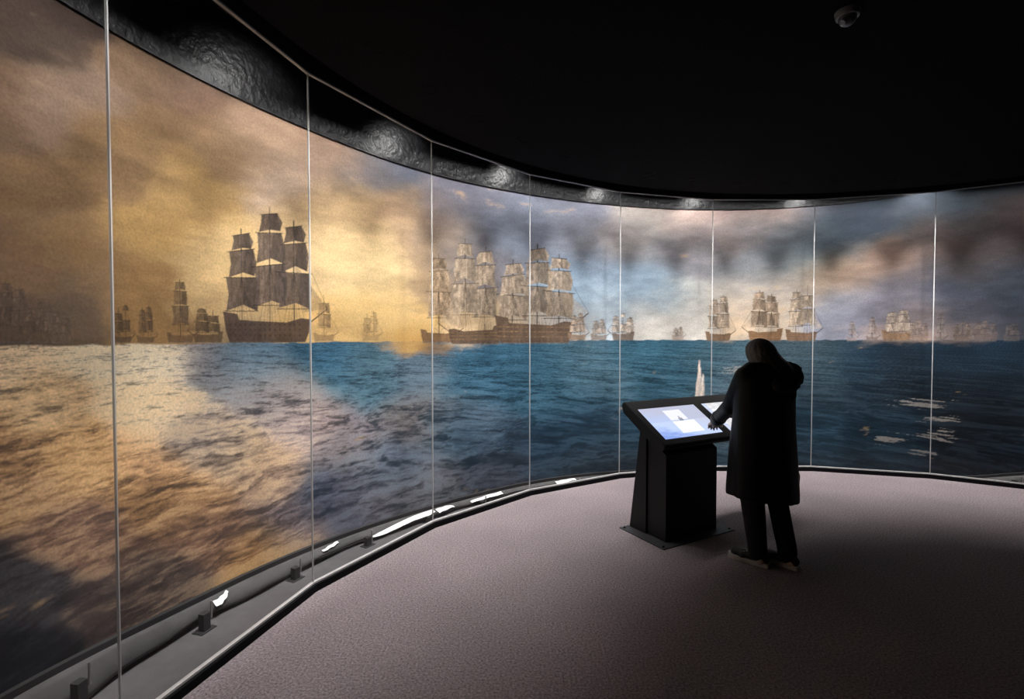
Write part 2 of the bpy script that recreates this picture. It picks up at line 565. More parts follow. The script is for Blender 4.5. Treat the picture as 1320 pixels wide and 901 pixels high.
k_c = np.clip(lite * 0.55 - 0.16, 0, 0.5) * np.clip(lum * 3.0 + 0.15, 0, 1)
sea = sea * (1 - k_c) + crest * k_c
sea *= 0.80 + 0.20 * warm
# foam drifting on the dark water
for (fu, fv, fw, fh) in ((1190, 520, 45, 10), (1150, 566, 36, 9), (1212, 562, 38, 11), (1190, 585, 34, 9), (960, 478, 40, 9), (1215, 540, 40, 6)):
    g = np.exp(-((UU - fu) / fw) ** 2 - ((VV - fv) / fh) ** 2)
    fm = smooth(0.50, 0.62, g * 0.62 + (wf - 0.5) * 1.1 + (wr - 0.5) * 0.15)[..., None] * 0.6
    sea = sea * (1 - fm) + lin((168, 158, 150)) * fm
mask = smooth(-0.006, 0.006, HZ - ZZ + (vnoise(S * 14, S * 0) - 0.5) * 0.012)[..., None]
IMG = sky * (1 - mask) + sea * mask
# haze and smoke low over the horizon
for (fu, fv, fw, fh, c, k) in ((520, 440, 44, 26, (196, 150, 84), 0.85), (480, 400, 60, 40, (240, 202, 140), 0.5), (600, 432, 40, 14, (236, 200, 160), 0.6), (945, 425, 26, 18, (240, 206, 170), 0.6),
                             (1140, 428, 60, 14, (190, 160, 142), 0.45), (1240, 430, 50, 14, (160, 136, 124), 0.4), (560, 450, 24, 10, (150, 112, 66), 0.6), (330, 320, 70, 60, (240, 206, 150), 0.25)):
    g = np.exp(-((UU - fu) / fw) ** 2 - ((VV - fv) / fh) ** 2)
    fm = (smooth(0.25, 0.85, g + (cl - 0.5) * 1.0 + (st - 0.5) * 0.5) * k)[..., None]
    IMG = IMG * (1 - fm) + lin(c) * fm


# ---- generic sailing ships, drawn in picture coordinates on the canvas
def poly_mask(px, py, U, V):
    ins = np.zeros(U.shape, bool)
    n = len(px); j = n - 1
    for i in range(n):
        c = ((py[i] > V) != (py[j] > V)) & (U < (px[j] - px[i]) * (V - py[i]) / (py[j] - py[i] + 1e-9) + px[i])
        ins ^= c
        j = i
    return ins


colU = UU[0]


def paint(pts, col, alpha=1.0, shade=0.25, seed=0):
    global IMG
    px = np.array([p[0] for p in pts], float); py = np.array([p[1] for p in pts], float)
    c0 = np.searchsorted(colU, px.min() - 1.5); c1 = np.searchsorted(colU, px.max() + 1.5)
    if c1 - c0 < 2: return
    sub = VV[:, (c0 + c1) // 2]
    rows = np.where((sub < py.max() + 4) & (sub > py.min() - 4))[0]
    if len(rows) < 2: return
    r0, r1 = rows[0], rows[-1] + 1
    U = UU[r0:r1, c0:c1]; V = VV[r0:r1, c0:c1]
    m = 0
    for du, dv in ((-.3, -.3), (.3, -.3), (-.3, .3), (.3, .3)):
        m = m + poly_mask(px, py, U + du, V + dv) * 0.25
    nz = vnoise(U * 0.35 + seed * 7.1, V * 0.16 + seed * 3.3) * 0.6 + vnoise(U * 0.9 + seed, V * 0.7) * 0.4
    cc = lin(col)[None, None, :] * np.exp(shade * 3.2 * (nz - 0.5))[..., None]
    m = (m * alpha)[..., None]
    IMG[r0:r1, c0:c1] = IMG[r0:r1, c0:c1] * (1 - m) + cc * m


def line(p, q_, w, col, alpha=1.0):
    d = np.array(q_, float) - np.array(p, float)
    n = np.array([-d[1], d[0]]); n = n / (np.hypot(*n) + 1e-9) * w / 2
    paint([(p[0] + n[0], p[1] + n[1]), (q_[0] + n[0], q_[1] + n[1]), (q_[0] - n[0], q_[1] - n[1]), (p[0] - n[0], p[1] - n[1])], col, alpha, 0.05)


def ship(u, w, hgt, hull, sail, hv=439.0, alpha=1.0, flip=1, seed=1, stripe=None, masts=3):
    """a plain square-rigged ship: hull with raised stern, masts, yards, bellied sails, shrouds, jib"""
    rd = random.Random(seed)
    hh = w * 0.19
    dk = tuple(c * 0.5 for c in hull)
    X = lambda t: u + flip * t * w
    pos = {3: [-0.29, 0.02, 0.29], 2: [-0.18, 0.17], 1: [0.0]}[masts]
    top = {3: [0.84, 1.0, 0.9], 2: [0.92, 1.0], 1: [1.0]}[masts]
    big = w > 44
    for k, (mp_, tp) in enumerate(zip(pos, top)):
        mx = X(mp_); mt = hv - hgt * tp
        lean = rd.uniform(-0.01, 0.02) * w
        line((mx, hv - hh * 0.7), (mx + lean, mt), max(0.8, w * 0.012), dk, alpha)
        lv = [0.27, 0.58, 0.82, 0.96]
        hw = [0.175, 0.155, 0.120, 0.078]
        if masts == 2: hw = [x * 1.25 for x in hw]
        if masts == 1: hw = [x * 1.7 for x in hw]
        for j in range(3):
            yb_ = hv - hgt * tp * lv[j]; yt_ = hv - hgt * tp * (lv[j + 1] - 0.012)
            wb_ = hw[j] * w * rd.uniform(0.9, 1.05); wt_ = hw[j + 1] * w * 1.12
            if w < 60 and rd.random() < 0.06: continue
            cx = mx + lean * lv[j]
            bl = 0.05 * w * flip
            sag = (yb_ - yt_) * rd.uniform(0.08, 0.2)
            skew = rd.uniform(-0.02, 0.02) * w
            sh_ = rd.uniform(0.8, 1.08); c = tuple(min(255, x * sh_) for x in sail)
            paint([(cx - wt_, yt_ + skew), (cx - wt_ * .3, yt_), (cx + wt_, yt_ - skew), (cx + wb_ + bl * .5, (yt_ + yb_) / 2), (cx + wb_, yb_),
                   (cx + bl * .4, yb_ - sag), (cx - wb_, yb_ + skew), (cx - wb_ * .96 + bl * .4, (yt_ + yb_) / 2)], c, alpha * 0.95, 0.5, seed + k * 5 + j)
            paint([(cx + wt_ * rd.uniform(0, .4), yt_), (cx + wt_, yt_ - skew), (cx + wb_, yb_), (cx + wb_ * rd.uniform(0, .35), yb_ - sag)], tuple(x * 0.66 for x in c), alpha * 0.6, 0.5, seed + k + j)
            if big:   # seams and a lit fold
                for _ in range(3):
                    fx_ = rd.uniform(-.8, .8)
                    kf = rd.choice((0.6, 0.7, 1.2))
                    line((cx + wt_ * fx_, yt_ + 1), (cx + wb_ * fx_, yb_ - sag), 1.0, tuple(min(255, x * kf) for x in c), alpha * 0.5)
            line((cx - wt_ * 1.15, yt_ + skew), (cx + wt_ * 1.15, yt_ - skew), max(0.8, w * 0.010), dk, alpha * 0.85)
        cx = mx
        line((cx - hw[0] * w * 1.1, hv - hgt * tp * lv[0]), (cx + hw[0] * w * 1.1, hv - hgt * tp * lv[0]), max(0.8, w * 0.010), dk, alpha * 0.85)
        for sgn in (-1, 1):
            for q_ in ((0.12, 0.07, 0.03) if big else (0.1,)):
                line((mx + sgn * q_ * w, hv - hh), (mx + lean, hv - hgt * tp * 0.57), 0.8, dk, alpha * 0.5)
    bx, by = X(0.66), hv - hh * 1.9
    line((X(0.44), hv - hh), (bx, by), max(0.9, w * 0.013), dk, alpha)
    fx = X(pos[-1])
    paint([(bx, by), (fx, hv - hgt * 0.60), (X(pos[-1] + 0.10), hv - hh * 1.7)], sail, alpha * 0.4, 0.45, seed)
    line((bx, by), (fx, hv - hgt * 0.82), 0.8, dk, alpha * 0.5)
    paint([(X(-0.50), hv - hh * 1.75), (X(-0.34), hv - hh * 1.60), (X(-0.32), hv - hh * 1.25), (X(0.20), hv - hh * 1.10), (X(0.36), hv - hh * 1.35), (X(0.47), hv - hh * 1.30), (X(0.45), hv - hh * 0.5),
           (X(0.41), hv + 1.2), (X(-0.43), hv + 1.5), (X(-0.47), hv - hh * 0.6)], hull, alpha, 0.26, seed + 3)
    for t_ in (0.30, 0.62, 0.92):
        if stripe:
            paint([(X(-0.46), hv - hh * (t_ + .12)), (X(0.43), hv - hh * (t_ + .08)), (X(0.43), hv - hh * t_), (X(-0.46), hv - hh * (t_ + .04))], stripe, alpha * 0.35, 0.6, seed)
        if big:
            for g_ in np.arange(-0.42, 0.40, 0.055):
                gx = X(g_); gy = hv - hh * (t_ + 0.05)
                paint([(gx - w * .009, gy - hh * .06), (gx + w * .009, gy - hh * .06), (gx + w * .009, gy + hh * .05), (gx - w * .009, gy + hh * .05)], dk, alpha * (0.6 if w > 110 else 0.28), 0.1)
    paint([(X(-0.5), hv + 0.2), (X(0.5), hv), (X(0.46), hv + 2.2), (X(-0.44), hv + 2.4)], (120, 116, 112), alpha * 0.3, 0.6, seed)


BRN = (88, 68, 56); TAN = (150, 122, 96)
# hazy ones in the golden mist
ship(8, 62, 78, (96, 76, 62), (104, 82, 68), 440, 0.75, 1, 2)
ship(52, 44, 52, (110, 88, 70), (118, 94, 76), 440, 0.65, 1, 3)
ship(80, 30, 40, (120, 96, 74), (126, 100, 78), 440, 0.6, -1, 4, masts=2)
ship(158, 26, 48, (92, 72, 56), (100, 80, 62), 440, 0.75, 1, 5, masts=2)
ship(188, 24, 46, (104, 82, 62), (110, 88, 68), 440, 0.7, 1, 6, masts=2)
ship(233, 36, 80, (108, 84, 62), (116, 92, 70), 440, 0.75, 1, 7, masts=1)
ship(268, 40, 44, (84, 64, 48), (96, 76, 58), 440, 0.8, -1, 8, masts=2)
# the large dark one
ship(346, 116, 172, (78, 60, 52), (96, 80, 74), 440, 0.95, 1, 11)
ship(418, 28, 58, (150, 118, 84), (172, 136, 98), 438, 0.7, 1, 12, masts=1)
ship(478, 24, 36, (190, 152, 104), (196, 158, 110), 437, 0.6, 1, 13, masts=2)
# the group in the middle
ship(566, 48, 112, (120, 88, 62), (176, 148, 120), 440, 0.92, 1, 21, masts=1)
ship(612, 72, 134, (88, 68, 54), (188, 164, 140), 442, 0.95, -1, 22, (160, 122, 84), masts=2)
ship(690, 104, 126, (90, 70, 56), (172, 150, 130), 441, 0.96, 1, 23, (158, 122, 86))
ship(744, 24, 34, (140, 112, 92), (196, 170, 150), 437, 0.85, 1, 24, masts=2)
ship(772, 22, 26, (130, 108, 92), (184, 164, 150), 437, 0.8, 1, 25, masts=2)
ship(803, 30, 34, (104, 82, 68), (200, 180, 164), 437, 0.85, -1, 26)
ship(874, 16, 16, (160, 136, 122), (176, 156, 142), 437, 0.7, 1, 27, masts=2)
# the right hand group
ship(926, 34, 58, (112, 84, 60), (184, 160, 140), 438, 0.92, 1, 31, masts=2)
ship(986, 46, 64, (120, 86, 58), (166, 140, 118), 438, 0.92, -1, 32, (190, 140, 84), masts=2)
ship(1033, 42, 70, (108, 80, 60), (190, 166, 144), 438, 0.94, 1, 33, (160, 118, 78), masts=2)
ship(1098, 14, 24, (140, 120, 112), (160, 140, 132), 438, 0.6, 1, 34, masts=1)
ship(1124, 16, 30, (120, 100, 92), (150, 132, 124), 438, 0.7, 1, 35, masts=1)
ship(1156, 40, 40, (140, 108, 82), (196, 174, 156), 438, 0.85, 1, 36, (180, 132, 84), masts=2)
ship(1184, 26, 26, (130, 106, 92), (160, 138, 124), 438, 0.6, -1, 37)
ship(1212, 16, 34, (120, 106, 102), (150, 136, 130), 438, 0.65, 1, 38, masts=1)
ship(1240, 24, 24, (120, 100, 90), (150, 130, 118), 438, 0.55, 1, 39)
ship(1270, 32, 26, (110, 92, 86), (134, 116, 108), 438, 0.5, -1, 40)
ship(1304, 22, 22, (100, 86, 82), (120, 106, 100), 438, 0.45, 1, 41, masts=2)
# a white splash on the water
rs = random.Random(5)
for k in range(16):
    x_ = 902 + rs.gauss(0, 2.2); t_ = rs.uniform(462, 488) + abs(x_ - 902) * 2.5; w_ = rs.uniform(1.0, 2.4)
    paint([(x_ - w_ * .2, t_), (x_ + w_ * .5, t_ + 2), (x_ + w_, (t_ + 510) / 2), (x_ + w_ * 1.1, 510), (x_ - w_, 511), (x_ - w_ * .8, (t_ + 505) / 2)], (230, 212, 200), 0.7, 0.5, 60 + k)

PAINT_GAIN = 0.92
IMG = np.clip(IMG * PAINT_GAIN, 0.0, None)
IMG *= (0.90 / np.maximum(IMG.max(-1, keepdims=True), 0.90))

# ---- mesh
co = np.stack([XX, YY, ZZ], -1).astype(np.float32).reshape(-1, 3)
idx = np.arange(NC * NR).reshape(NR, NC)
quads = np.stack([idx[:-1, :-1], idx[:-1, 1:], idx[1:, 1:], idx[1:, :-1]], -1).reshape(-1, 4)
me = bpy.data.meshes.new('panorama_painting')
me.vertices.add(len(co)); me.vertices.foreach_set('co', co.ravel())
me.loops.add(quads.size); me.loops.foreach_set('vertex_index', quads.ravel().astype(np.int32))
me.polygons.add(len(quads))
me.polygons.foreach_set('loop_start', np.arange(0, quads.size, 4, dtype=np.int32))
me.polygons.foreach_set('use_smooth', np.ones(len(quads), bool))
me.update(calc_edges=True)
ca = me.color_attributes.new('paint', 'FLOAT_COLOR', 'POINT')
rgba = np.ones((len(co), 4), np.float32); rgba[:, :3] = IMG.reshape(-1, 3)
ca.data.foreach_set('color', rgba.ravel())
me.materials.append(M['painting'])
painting = empty('panorama_painting', (CX, CY, 0))
tag(painting, 'huge curved sea painting of sailing ships behind glass panes', 'painting')
P_OFF = (-CX, -CY, 0)
canvas = bpy.data.objects.new('canvas', me)
COL.objects.link(canvas); canvas.parent = painting; canvas.location = P_OFF


def strip_along(name, a_list, lower, upper, dr0, dr1, mat, parent, off=(0, 0, 0), wob=None):
    """closed band: (inner face at radius rp+dr0, outer at rp+dr1) between heights lower(a) and upper(a)"""
    verts, faces = [], []
    for k, a in enumerate(a_list):
        r_ = float(rp(a)); lo_, up_ = lower(a), upper(a)
        w_ = wob(a) if wob else 0.0
        for dr, z in ((dr0 + w_, lo_), (dr0, up_), (dr1, up_), (dr1 + w_, lo_)):
            x, y = pol(a, r_ + dr); verts.append((x, y, z))
    n = len(a_list)
    for k in range(n - 1):
        for j in range(4):
            j2 = (j + 1) % 4
            faces.append((k * 4 + j, k * 4 + j2, (k + 1) * 4 + j2, (k + 1) * 4 + j))
    faces.append((0, 1, 2, 3)); faces.append(tuple((n - 1) * 4 + q for q in (3, 2, 1, 0)))
    bm = bmesh.new(); vs = [bm.verts.new(v) for v in verts]
    for f in faces: bm.faces.new([vs[q] for q in f])
    o = bm_obj(name, bm, mat, parent, off)
    return o


# dark bar along the foot of the canvas, canvas hem below it
strip_along('bottom_bar', list(np.linspace(A_L, A_R, 200)), lambda a: float(Z_BOT(a)) - 0.022, lambda a: float(Z_BOT(a)) + 0.012, -0.028, 0.012, M['dark_bar'], painting, P_OFF)
# canvas hem: a soft grey band that bulges out below the bar and hangs just clear of the tray
def hem_point(a, t_, lift=0.0):
    zt = float(Z_BOT(a)) - 0.016
    zl = TRAY_Z + 0.030 + 0.010 * math.sin(a * 29) + 0.006 * math.sin(a * 71)
    zl = min(zl, zt - 0.02)
    bulge = 0.050 + 0.012 * math.sin(a * 23 + 1) + 0.007 * math.sin(a * 57)
    x, y = pol(a, float(rp(a)) - 0.034 - bulge * math.sin(t_ * 1.9) - lift)
    return (x, y, zt + (zl - zt) * t_)


def hem_band():
    al = np.linspace(A_L, A_R, 420)
    verts, faces = [], []
    m = 7
    for a in al:
        for j in range(m): verts.append(hem_point(a, j / (m - 1)))
    for k in range(len(al) - 1):
        for j in range(m - 1):
            q_ = k * m + j; faces.append((q_, q_ + 1, q_ + m + 1, q_ + m))
    o = mesh_obj('canvas_hem', verts, faces, M['hem'], painting, P_OFF, smooth=True)
    o.modifiers.new('thickness', 'SOLIDIFY').thickness = 0.003


hem_band()
# valance above the canvas
val = strip_along('wall_front', list(np.linspace(A_L, A_R, 160)), lambda a: float(Z_TOP(a)) - 0.01, lambda a: 3.57, -0.012, 0.03, M['valance'], None)
tag(val, 'black valance wall above the painting', kind='structure')
# backing wall behind the canvas
bk = strip_along('wall_rear', list(np.linspace(A_L, A_R, 120)), lambda a: -0.14, lambda a: 3.57, 0.12, 0.16, M['black_wall'], None)
tag(bk, 'black wall behind the painting', kind='structure')

# tray between glass and painting
bm = bmesh.new()
rows_ = []
for i in range(I0, I1 + 1):
    an = A0 + DA * i
    rows_.append([bm.verts.new((*pol(an, R + dr), z)) for dr, z in ((-0.004, 0.03), (0.012, 0.03), (0.014, TRAY_Z), (0.72, TRAY_Z), (0.72, TRAY_Z - 0.05), (-0.004, TRAY_Z - 0.05))])
for p_, q_ in zip(rows_, rows_[1:]):
    for j in range(6): bm.faces.new((p_[j], p_[(j + 1) % 6], q_[(j + 1) % 6], q_[j]))
bm.faces.new(rows_[0]); bm.faces.new(rows_[-1])
tray = bm_obj('trim_2', bm, M['tray'])
tag(tray, 'grey tray floor between glass and painting', kind='structure')

# ------------------------------------------------------------------ glass screen
glass = empty('wall_glass', (CX, CY, 0))
tag(glass, 'curved screen of tall frameless glass panes', kind='structure')


def panel_frame(i):
    p0 = Vector((*joint(i), 0)); p1 = Vector((*joint(i + 1), 0))
    mid = (p0 + p1) / 2
    ang = math.atan2(p1.y - p0.y, p1.x - p0.x)
    return mid - Vector((CX, CY, 0)), ang, (p1 - p0).length


mid, ang, LEN = panel_frame(0)
hl = LEN / 2 - 0.0045
bm = bmesh.new(); add_box(bm, (-hl, -0.005, GLASS_B), (hl, 0.005, GLASS_T))
pane = bm_obj('glass_pane', bm, M['glass'], glass, mid); pane.rotation_euler = (0, 0, ang)
bm = bmesh.new()
add_box(bm, (-LEN / 2 - 0.002, -0.011, 0.044), (LEN / 2 + 0.002, 0.011, 0.056))
rail = bm_obj('bottom_rail', bm, M['rail'], glass, mid); rail.rotation_euler = (0, 0, ang)
bm = bmesh.new(); add_box(bm, (-LEN / 2 - 0.002, -0.010, GLASS_T - 0.003), (LEN / 2 + 0.002, 0.010, GLASS_T + 0.006))
chan = bm_obj('top_channel', bm, M['channel'], glass, mid); chan.rotation_euler = (0, 0, ang)
bm = bmesh.new(); add_box(bm, (-LEN / 2 - 0.008, -0.030, 0.0), (LEN / 2 + 0.008, 0.012, 0.044))
kick = bm_obj('kick_plate', bm, M['kick'], glass, mid); kick.rotation_euler = (0, 0, ang)
bm = bmesh.new(); add_box(bm, (-LEN / 2 - 0.004, -0.008, GLASS_T + 0.006), (LEN / 2 + 0.004, 0.010, 3.57))
head = bm_obj('head_board', bm, M['black_wall'], glass, mid); head.rotation_euler = (0, 0, ang)
for i in range(I0, I1):
    if i == 0: continue
    m_, a_, _ = panel_frame(i)
    for src in (pane, rail, chan, kick, head):
        link_copy(src, glass, m_, (0, 0, a_))
bm = bmesh.new(); add_box(bm, (-0.003, -0.005, 0.055), (0.003, 0.005, GLASS_T - 0.004))
js = bm_obj('joint_seal', bm, M['joint'], glass)
for i in range(I0, I1 + 1):
    x, y = joint(i); loc = (x - CX, y - CY, 0); rot = (0, 0, A0 + DA * i + math.pi / 2)
    if i == I0: js.location = loc; js.rotation_euler = rot
    else: link_copy(js, glass, loc, rot)

# ------------------------------------------------------------------ added, unseen ceiling spotlights that light canvas and floor
RHO = 0.50


def spot(name, parent, target, power, size, blend, radius=0.03):
    d = bpy.data.lights.new(name, 'SPOT')
    d.energy = power; d.color = LAMP_COLOR; d.spot_size = math.radians(size); d.spot_blend = blend; d.shadow_soft_size = radius
    o = bpy.data.objects.new(name, d); COL.objects.link(o); o.parent = parent
    o.location = (0, 0, -0.012)
    v = Vector(target)
    o.rotation_euler = v.to_track_quat('-Z', 'Y').to_euler()
    return o


bmr = bmesh.new()
n = 24
for (r0, r1, z0, z1) in ((0.050, 0.058, -0.003, 0.0),):
    rings = []
    for rr, zz in ((r1, z1), (r1, z0), (r0, z0), (r0, 0.06)):
        rings.append([bmr.verts.new((rr * math.cos(k * 2 * math.pi / n), rr * math.sin(k * 2 * math.pi / n), zz)) for k in range(n)])
    for a, b in zip(rings, rings[1:]):
        for k in range(n): bmr.faces.new((a[k], a[(k + 1) % n], b[(k + 1) % n], b[k]))
trim0 = None
def lamp_level(i):
    return float(np.interp(i, [-2, -1, 0, 1, 7, 8, 9, 10], [0.0, 0.08, 0.6, 1.0, 0.95, 0.6, 0.3, 0.0]))


for i in np.arange(-1.5, 9.6, 0.5):
    x, y = joint(i, R - RHO)
    a = A0 + DA * i
    L_ = empty('added_spotlight', (x, y, CEIL))  # added fitting, evens the light on canvas and floor
    if abs(i - round(i)) < 0.01:
        tag(L_, 'small added unseen spotlight in the ceiling facing a glass joint', 'spotlight', 'added spotlights facing the glass joints')
    else:
        tag(L_, 'small added unseen spotlight in the ceiling facing the middle of a pane', 'spotlight', 'added spotlights facing the pane middles')
    if trim0 is None:
        trim0 = bm_obj('trim_ring', bmr, M['ceiling'], L_)
    else:
        link_copy(trim0, L_)
    ox, oy = math.cos(a), math.sin(a)
    for ta, cone, watts in LAMPS:
        ta = math.radians(ta)
        spot('added_spot_lamp', L_, (ox * math.sin(ta), oy * math.sin(ta), -math.cos(ta)), watts * LAMP_GAIN * lamp_level(i) * (float(np.interp(i, [0, 1, 2, 3], [0.10, 0.6, 1.0, 1.0])) if cone > 80 else 1.0), cone, 1.0, 0.05)

# ------------------------------------------------------------------ cove lighting behind the head boards: added strips, joint lamps
bm = bmesh.new(); add_box(bm, (-0.55, -0.012, 0.0), (0.55, 0.012, 0.02))
hs0 = bm_obj('added_strip_housing', bm, M['kick'], lid)
bm = bmesh.new(); bmesh.ops.create_cone(bm, cap_ends=True, segments=14, radius1=0.022, radius2=0.022, depth=0.03, matrix=Matrix.Translation((0, 0, 0.02)))
hs1 = bm_obj('lamp_housing', bm, M['kick'], lid)
for i in range(I0, I1):
    m_, a_, _ = panel_frame(i)
    nrm = Vector((m_.x, m_.y, 0)).normalized()
    p_ = m_ + Vector((CX, CY, 0)) + nrm * 0.06 + UPV * 3.40
    h_ = hs0 if i == I0 else link_copy(hs0, lid)
    h_.location = p_ + UPV * 0.004; h_.rotation_euler = (0, 0, a_)
    d = bpy.data.lights.new('added_strip', 'AREA'); d.shape = 'RECTANGLE'; d.size = 1.1; d.size_y = 0.02  # unseen strip added to brighten the upper canvas
    d.energy = STRIP_WATTS * float(np.interp(i, [-2, 0, 4, 6, 9], [0.5, 0.9, 0.9, 0.6, 0.3])); d.color = LAMP_COLOR; d.spread = math.radians(96)
    o = bpy.data.objects.new('added_strip', d); COL.objects.link(o); o.parent = lid; o.location = p_
    zax = -(nrm * 0.32 - UPV * 0.95).normalized()
    xax = Vector((math.cos(a_), math.sin(a_), 0)); yax = zax.cross(xax)
    o.rotation_euler = Matrix((xax, yax, zax)).transposed().to_euler()
for i in range(I0, I1 + 1):
    x, y = joint(i, R + 0.075)
    h_ = hs1 if i == I0 else link_copy(hs1, lid)
    h_.location = (x, y, 3.335)
    a = A0 + DA * i
    o = spot('joint_lamp', lid, (math.cos(a) * 0.8, math.sin(a) * 0.8, -0.45), GLINT_WATTS, 120, 0.6, 0.012)
    o.location = (x, y, 3.333)

# ------------------------------------------------------------------ brackets and torn paper in the tray
def at_uv_floor(u, v, z):
    Y = (1.6 - z) * F_PX / (v - 434.0)
    return ((u - 660) / F_PX * Y, Y)


bm = bmesh.new()
add_box(bm, (-0.022, -0.02, 0.0), (0.022, 0.02, 0.16))
add_box(bm, (-0.05, -0.035, 0.0), (0.05, 0.035, 0.008))
br0 = bm_obj('bracket', bm, M['bracket'], painting)
bm = bmesh.new()
bmesh.ops.create_cone(bm, cap_ends=True, segments=10, radius1=0.006, radius2=0.006, depth=0.10)
br0b = bm_obj('hanger_bolt', bm, M['bolt'], painting)
first = True
for i in np.arange(-1.7, 9.5, 0.5):
    a = A0 + DA * (i + 0.33)
    r_ = float(rp(a)) - 0.125
    x, y = pol(a, r_)
    zt_ = float(Z_BOT(a)) - 0.03
    b_ = br0 if first else link_copy(br0, painting)
    b_.location = (x - CX, y - CY, TRAY_Z); b_.rotation_euler = (0, 0, a + math.pi / 2)
    b_.scale = (1, 1, max(0.25, (zt_ - TRAY_Z) / 0.16 * 0.9))
    c_ = br0b if first else link_copy(br0b, painting)
    x, y = pol(a - 0.011, r_ + 0.01)
    c_.location = (x - CX, y - CY, zt_ - 0.02)
    first = False


def torn_sheet(u0, u1, shape, label, seed):
    """a torn flap of white lining lying over the hem; shape: upper and lower edge of the flap along its length"""
    a0, a1 = float(u_to_a(u0)), float(u_to_a(u1))
    n, m = 40, 8
    ts = np.linspace(0, 1, n + 1)
    up = np.interp(ts, [p[0] for p in shape], [p[1] for p in shape]); lo_ = np.interp(ts, [p[0] for p in shape], [p[2] for p in shape])
    verts, faces = [], []
    for k in range(n + 1):
        a = a0 + (a1 - a0) * ts[k]
        jag = 0.03 * math.sin(k * 0.9 + seed) + 0.02 * math.sin(k * 2.3 + seed * 2)
        for j in range(m + 1):
            t_ = up[k] + (lo_[k] + jag * (lo_[k] - up[k]) - up[k]) * j / m
            verts.append(hem_point(a, t_, 0.008 + 0.004 * math.sin(k * 0.35 + seed) + 0.014 * (j / m) ** 2))
    for k in range(n):
        for j in range(m):
            q_ = k * (m + 1) + j
            faces.append((q_, q_ + 1, q_ + m + 2, q_ + m + 1))
    o = mesh_obj('torn_lining', verts, faces, M['paper'], painting, P_OFF, smooth=True)
    md = o.modifiers.new('thickness', 'SOLIDIFY'); md.thickness = 0.002; md.offset = 0
    tag(o, label)
    return o


torn_sheet(468, 552, ((0, 0.72, 0.86), (0.1, 0.52, 0.84), (0.5, 0.22, 0.68), (0.85, 0.05, 0.50), (1, 0.02, 0.30)), 'long torn white flap below the painting edge', 1)
torn_sheet(555, 578, ((0, 0.12, 0.75), (0.6, 0.1, 0.72), (0.85, 0.2, 0.45), (1, 0.38, 0.62)), 'short ragged white flap beside a bracket', 2)
torn_sheet(600, 642, ((0, 0.30, 0.52), (0.5, 0.12, 0.50), (1, 0.05, 0.40)), 'narrow white flap ending at a bracket', 3)
torn_sheet(259, 280, ((0, 0.25, 0.60), (0.4, 0.22, 0.50), (1, 0.02, 0.08)), 'small curled white scrap on the grey hem', 4)
torn_sheet(404, 427, ((0, 0.28, 0.36), (0.6, 0.10, 0.26), (1, 0.02, 0.12)), 'thin white scrap along the hem', 5)
torn_sheet(712, 738, ((0, 0.15, 0.7), (1, 0.05, 0.6)), 'pale folded strip behind the rail', 6)

# ------------------------------------------------------------------ kiosk
PHI = math.radians(28.5); TAU = math.radians(31.5)
KO = Vector((1.197, 3.85, 0.0))       # floor point under the front left corner of the left screen
kiosk = empty('information_kiosk', KO, PHI)
tag(kiosk, 'black touchscreen kiosk with sloping desk and two lit screens', 'kiosk')
# local axes: x along the desk, y away from the visitor, z up
TL = Matrix.Translation((0, 0, 0.80)) @ Matrix.Rotation(TAU, 4, 'X')
SW, SD = 0.655, 0.368
TW = 1.50
bm = bmesh.new()
# desk slab with bevelled edge
prof = [(-0.075, -0.012), (-0.060, 0.0), (0.475, 0.0), (0.490, -0.012), (0.490, -0.045), (0.44, -0.085), (-0.02, -0.085), (-0.075, -0.040)]
va = [bm.verts.new(TL @ Vector((-0.065, y, z))) for y, z in prof]
vb = [bm.verts.new(TL @ Vector((TW - 0.065, y, z))) for y, z in prof]
bm.faces.new(va); bm.faces.new(vb)
for k in range(len(prof)):
    k2 = (k + 1) % len(prof); bm.faces.new((va[k], va[k2], vb[k2], vb[k]))
bmesh.ops.recalc_face_normals(bm, faces=bm.faces)
bmesh.ops.bevel(bm, geom=list(bm.edges), offset=0.004, segments=2, affect='EDGES')
bm_obj('desk', bm, M['kiosk'], kiosk)


